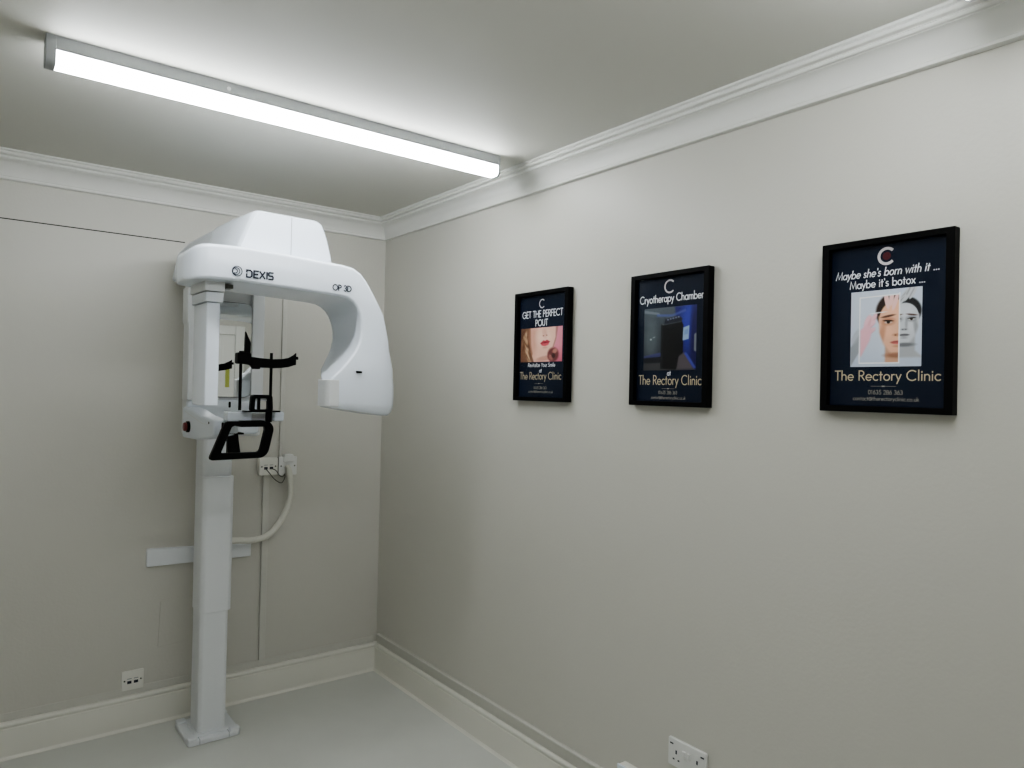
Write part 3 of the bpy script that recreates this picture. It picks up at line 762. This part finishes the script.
def paint_face():
    c = Canvas(150, 170, (.76, .80, .86))
    c.ell((.84, .87, .92), .5, .3, .6, .5, 0, .9, .7)
    U, V = c.U, c.V
    colr = ((U > .135) & (U < .70) & (V > .08) & (V < .955)).astype(float)
    gray = (U >= .70).astype(float); left = (U <= .135).astype(float)
    # neck and shoulders
    def figure(cx, ey, k, skin, shade, hair, lip, clip):
        """cx face axis, ey eye line, k half width of the face"""
        shape = [(-.97, -.3), (.97, -.3), (.93, .55), (.70, 1.20), (.30, 1.72), (-.30, 1.72), (-.70, 1.20), (-.93, .55)]
        fm = np.maximum(softmask_ellipse(U, V, cx, ey - .15 * k * .88, .97 * k, 1.12 * k * .88, 0, .06), softmask_poly(U, V, [(cx + x * k, ey + y * k * .88) for x, y in shape], .035))
        def E(col, dx, dy, rx, ry, rot=0, soft=.15, a=1.0): c.ell(col, cx + dx * k, ey + dy * k * .88, rx * k, ry * k * .88, rot, soft, a, clip * (1 if (col == hair or dy > 1.5) else fm))
        def Pp(col, pts, soft=.02, a=1.0): c.poly(col, [(cx + x * k, ey + y * k * .88) for x, y in pts], soft, a, clip)
        Pp(tuple(q * .86 for q in skin), [(-.62, .9), (.72, .9), (.72, 2.2), (1.2, 2.7), (-.85, 2.7), (-.62, 2.2)], .03)
        E(hair, 0, -.55, 1.12, 1.06, 0, .12)
        E(skin, 0, -.10, .95, 1.05, 0, .06)
        Pp(skin, [(-.97, -.3), (.97, -.3), (.93, .55), (.70, 1.20), (.30, 1.72), (-.30, 1.72), (-.70, 1.20), (-.93, .55)], .035)
        E(tuple(min(1, q * 1.06) for q in skin), 0, -.62, .60, .42, 0, .9, .8)
        E(tuple(min(1, q * 1.05) for q in skin), -.52, .52, .30, .30, 0, .9, .7); E(tuple(min(1, q * 1.05) for q in skin), .52, .52, .30, .30, 0, .9, .7)
        E(shade, -.82, .75, .16, .75, 14, .9, .55); E(shade, .82, .75, .16, .75, -14, .9, .6)
        for q in (-1, 1):
            E(shade, q * .47, -.02, .32, .20, 0, .9, .75)
            E((.92, .90, .88), q * .47, .03, .20, .075, 0, .5, .6)
            E((.18, .14, .12), q * .47, .02, .085, .085, 0, .5, 1)
            E((.12, .08, .07), q * .48, -.05, .26, .045, -q * 4, .6, .95)
            E((.30, .20, .16), q * .49, -.30, .36, .060, q * 8, .6, .85)
        E(shade, .14, .32, .09, .38, 0, .9, .45)
        E(shade, 0, .72, .24, .08, 0, .8, .6)
        E(tuple(q * .5 for q in shade), -.10, .73, .06, .035, 0, .6, .7); E(tuple(q * .5 for q in shade), .10, .73, .06, .035, 0, .6, .7)
        E(lip, 0, 1.12, .34, .10, 0, .4, .95)
        E(tuple(q * .55 for q in lip), 0, 1.10, .33, .022, 0, .6, .9)
        E(tuple(min(1, q * 1.15) for q in lip), 0, 1.17, .2, .04, 0, .8, .7)
        E(shade, 0, 1.32, .22, .06, 0, .9, .5)
        E(tuple(q * .75 for q in shade), .05, 1.80, .65, .14, 0, .8, .7)
    figure(.675, .42, .275, (.93, .73, .61), (.72, .48, .37), (.20, .14, .12), (.78, .42, .40), colr)
    figure(.765, .40, .205, (.80, .81, .83), (.50, .51, .53), (.16, .16, .17), (.46, .46, .47), gray)
    # hand at the left (gloved fingers, pinkish)
    for (px, py, rx, ry, rot) in ((.30, .40, .035, .13, 40), (.26, .47, .035, .13, 55), (.27, .54, .032, .11, 62), (.25, .42, .05, .11, 20)):
        c.ell((.94, .76, .80), px, py, rx, ry, rot, .25, clip=colr); c.ell((.86, .62, .67), px + .02, py + .02, rx * .4, ry * .8, rot, .6, .5, clip=colr)
    c.poly((.92, .72, .77), [(.14, .52), (.24, .44), (.32, .52), (.28, .66), (.16, .86), (.14, .86)], .03, clip=colr)
    c.poly((.62, .64, .67), [(0, .74), (.135, .56), (.135, .80), (0, 1)], .02, clip=left)
    c.ell((.70, .72, .75), .08, .60, .05, .12, 30, .4, .6, clip=left)
    # fingers from the top
    for (px, py, rx, ry, rot) in ((.52, .14, .032, .12, -12), (.585, .12, .032, .10, 8), (.64, .16, .03, .12, 18)):
        c.ell((.97, .80, .78), px, py, rx, ry, rot, .25, clip=colr)
    for (px, py, rx, ry, rot) in ((.76, .10, .035, .14, 40), (.82, .06, .035, .13, 30), (.72, .16, .03, .10, 45), (.88, .06, .03, .10, 30)):
        c.ell((.80, .81, .83), px, py, rx, ry, rot, .25, clip=gray); c.ell((.55, .56, .58), px - .02, py + .01, rx * .35, ry * .8, rot, .6, .6, clip=gray)
    c.ell((.95, .96, .98), .40, .295, .13, .007, -3, .5, .9)                 # syringe
    c.ell((.95, .96, .98), .55, .05, .005, .06, 0, .5, .7)
    # crisp white inset border
    for (a, b_, p, q) in ((.125, .140, .075, .96), (.69, .705, .05, .96)): c.poly((.97, .97, .98), [(a, p), (b_, p), (b_, q), (a, q)], .005)
    c.poly((.97, .97, .98), [(.125, .075), (.705, .065), (.705, .080), (.125, .090)], .005)
    c.poly((.97, .97, .98), [(.125, .945), (.705, .945), (.705, .96), (.125, .96)], .005)
    return c

# ------------------------------------------------------------------ framed posters on the right wall
def framed_poster(yL, yR, zc0, zc1, label, builder):
    """yL: edge nearest the corner, yR: other edge"""
    t = thing('framed_poster', label, 'poster', (0, (yL + yR) / 2, (zc0 + zc1) / 2), 'framed clinic posters on the right wall')
    D = .030; bw = .0195
    b = bmesh.new()
    out = [(yL, zc0), (yR, zc0), (yR, zc1), (yL, zc1)]
    inn = [(yL - bw, zc0 + bw * .8), (yR + bw, zc0 + bw * .8), (yR + bw, zc1 - bw * .8), (yL - bw, zc1 - bw * .8)]
    def V(p, d): return b.verts.new((-d, p[0], p[1]))
    A = [V(p, D) for p in out]; Bv = [V(p, D) for p in inn]; C0 = [V(p, .001) for p in out]; Dv = [V(p, .010) for p in inn]
    for i in range(4):
        j = (i + 1) % 4
        b.faces.new((A[i], A[j], Bv[j], Bv[i])); b.faces.new((A[j], A[i], C0[i], C0[j])); b.faces.new((Bv[i], Bv[j], Dv[j], Dv[i]))
    b.faces.new(C0)
    obj('frame', b, M['frame'], t, bevel=.0012, segs=2)
    p = obj('poster_print', bx(-.014, -.008, yR + bw - .002, yL - bw + .002, zc0 + .016, zc1 - .016), M['navy'], t)
    XP = -.0145
    def PP(s, z): return (XP, -s, z)          # local x runs along -Y (left to right as read)
    builder(p, PP)
    g = bmesh.new(); q = [(yL - bw + .001, zc0 + .018), (yR + bw - .001, zc0 + .018), (yR + bw - .001, zc1 - .018), (yL - bw + .001, zc1 - .018)]
    g.faces.new([g.verts.new((-.019, a_, b_)) for a_, b_ in q][::-1])
    obj('glazing', g, M['glass'], t)
    return t

def pic(name, canvas, s0, s1, z1, z0, parent):
    canvas.mesh(name, lambda u, v: (-.0148, -(s0 + (s1 - s0) * u), z1 + (z0 - z1) * v), parent)

def cmark(s, z, r, w, PP, parent, red=False):
    b = bmesh.new(); ribbon(b, arc(s, z, r, r, 48, 312, 28), w, PP)
    obj('letter_mark', b, M['silver'], parent)
    if red:
        b = bmesh.new(); P = lambda a, c_: (-.0147, -a, c_)
        b.faces.new([b.verts.new(P(s + r * .52 * math.cos(k * PI / 12), z + r * .52 * math.sin(k * PI / 12))) for k in range(24)])
        obj('mark_disc', b, M['wine'], parent)

def footer(p, PP, s0, s1, base, cap, rs0, rs1, rz, ps0, ps1, pz, es0, es1, ez, gold):
    lettering('clinic_lettering', 'The Rectory Clinic', s0, s1, base, cap, .0029, PP, gold, p)
    b = bmesh.new(); ribbon(b, [(rs0, rz), (rs1, rz)], .0008, PP); ribbon(b, [((rs0 + rs1) / 2 - .003, rz), ((rs0 + rs1) / 2 + .003, rz)], .003, PP)
    obj('rule_line', b, M['ltr_dim'], p)
    lettering('phone_lettering', '01635 286 363', ps0, ps1, pz, .0105, .0012, PP, M['ltr_dim'], p)
    lettering('email_lettering', 'contact@therectoryclinic.co.uk', es0, es1, ez, .0095, .0011, PP, M['ltr_dim'], p)

def build_pout(p, PP):
    cmark(1.377, 1.9025, .0165, .0042, PP, p)
    lettering('headline_lettering', 'GET THE PERFECT', 1.2520, 1.5025, 1.849, .0255, .0036, PP, M['ltr_white'], p)
    lettering('headline_lettering', 'POUT', 1.337, 1.414, 1.8135, .0245, .0036, PP, M['ltr_white'], p)
    pic('lips_picture', paint_lips(), 1.2455, 1.5035, 1.806, 1.668, p)
    lettering('tagline_lettering', 'Revitalize Your Smile', 1.294, 1.463, 1.648, .0150, .0019, PP, M['ltr_white'], p, shear=.15)
    lettering('small_lettering', 'at', 1.367, 1.383, 1.626, .015, .0022, PP, M['ltr_white'], p)
    footer(p, PP, 1.2435, 1.5005, 1.5975, .0285, 1.340, 1.392, 1.5805, 1.334, 1.414, 1.5585, 1.300, 1.453, 1.5435, M['ltr_gold'])
def build_cryo(p, PP):
    cmark(2.029, 1.906, .0205, .0055, PP, p)
    lettering('headline_lettering', 'Cryotherapy Chamber', 1.900, 2.166, 1.856, .0245, .0031, PP, M['ltr_white'], p)
    pic('chamber_picture', paint_chamber(), 1.921, 2.141, 1.8375, 1.628, p)
    lettering('small_lettering', 'at', 2.024, 2.040, 1.6115, .015, .0022, PP, M['ltr_white'], p)
    footer(p, PP, 1.901, 2.163, 1.581, .030, 2.003, 2.056, 1.5675, 1.989, 2.068, 1.5495, 1.957, 2.102, 1.533, M['ltr_gold'])
def build_botox(p, PP):
    cmark(2.7275, 1.912, .0195, .0070, PP, p, red=True)
    lettering('headline_lettering', "Maybe she's born with it ...", 2.5955, 2.852, 1.863, .0200, .0025, PP, M['ltr_white'], p, shear=.18)
    lettering('headline_lettering', "Maybe it's botox ...", 2.634, 2.8205, 1.8358, .0195, .0025, PP, M['ltr_white'], p)
    pic('face_picture', paint_face(), 2.6385, 2.814, 1.8268, 1.6315, p)
    footer(p, PP, 2.5975, 2.8585, 1.5965, .0245, 2.693, 2.755, 1.5815, 2.686, 2.772, 1.561, 2.647, 2.810, 1.545, M['ltr_gold'])

framed_poster(-1.217, -1.547, 1.5095, 1.953, 'black framed navy poster with pink close-up of lips, nearest the corner', build_pout)
framed_poster(-1.870, -2.195, 1.5095, 1.9535, 'black framed navy poster with a dark chamber cabinet lit blue, between two other posters', build_cryo)
framed_poster(-2.564, -2.890, 1.5145, 1.9595, 'black framed navy poster with a woman\'s face half in colour, half grey', build_botox)

# ------------------------------------------------------------------ light, world, camera
w = bpy.data.worlds.new('world'); scn.world = w; w.use_nodes = True
w.node_tree.nodes['Background'].inputs[0].default_value = (.8, .82, .85, 1)
w.node_tree.nodes['Background'].inputs[1].default_value = 0.2

cam = bpy.data.cameras.new('camera'); co_ = bpy.data.objects.new('camera', cam); COL.objects.link(co_)
cam.sensor_width = 36; cam.lens = 25.2216; cam.clip_start = .02
yaw, pit, rol = math.radians(37.8294), math.radians(.52113), math.radians(1.26483)
fw = Vector((math.sin(yaw) * math.cos(pit), math.cos(yaw) * math.cos(pit), math.sin(pit)))
r = Vector((math.cos(yaw), -math.sin(yaw), 0)); u = r.cross(fw)
r2 = math.cos(rol) * r + math.sin(rol) * u; u2 = -math.sin(rol) * r + math.cos(rol) * u
mat = Matrix((r2, u2, -fw)).transposed().to_4x4(); mat.translation = Vector((-1.87272, -3.58326, 1.55))
co_.matrix_world = mat
scn.camera = co_
scn.view_settings.view_transform = 'AgX'
scn.view_settings.look = 'AgX - Medium High Contrast'
scn.view_settings.exposure = 1.27
scn.cycles.max_bounces = 10
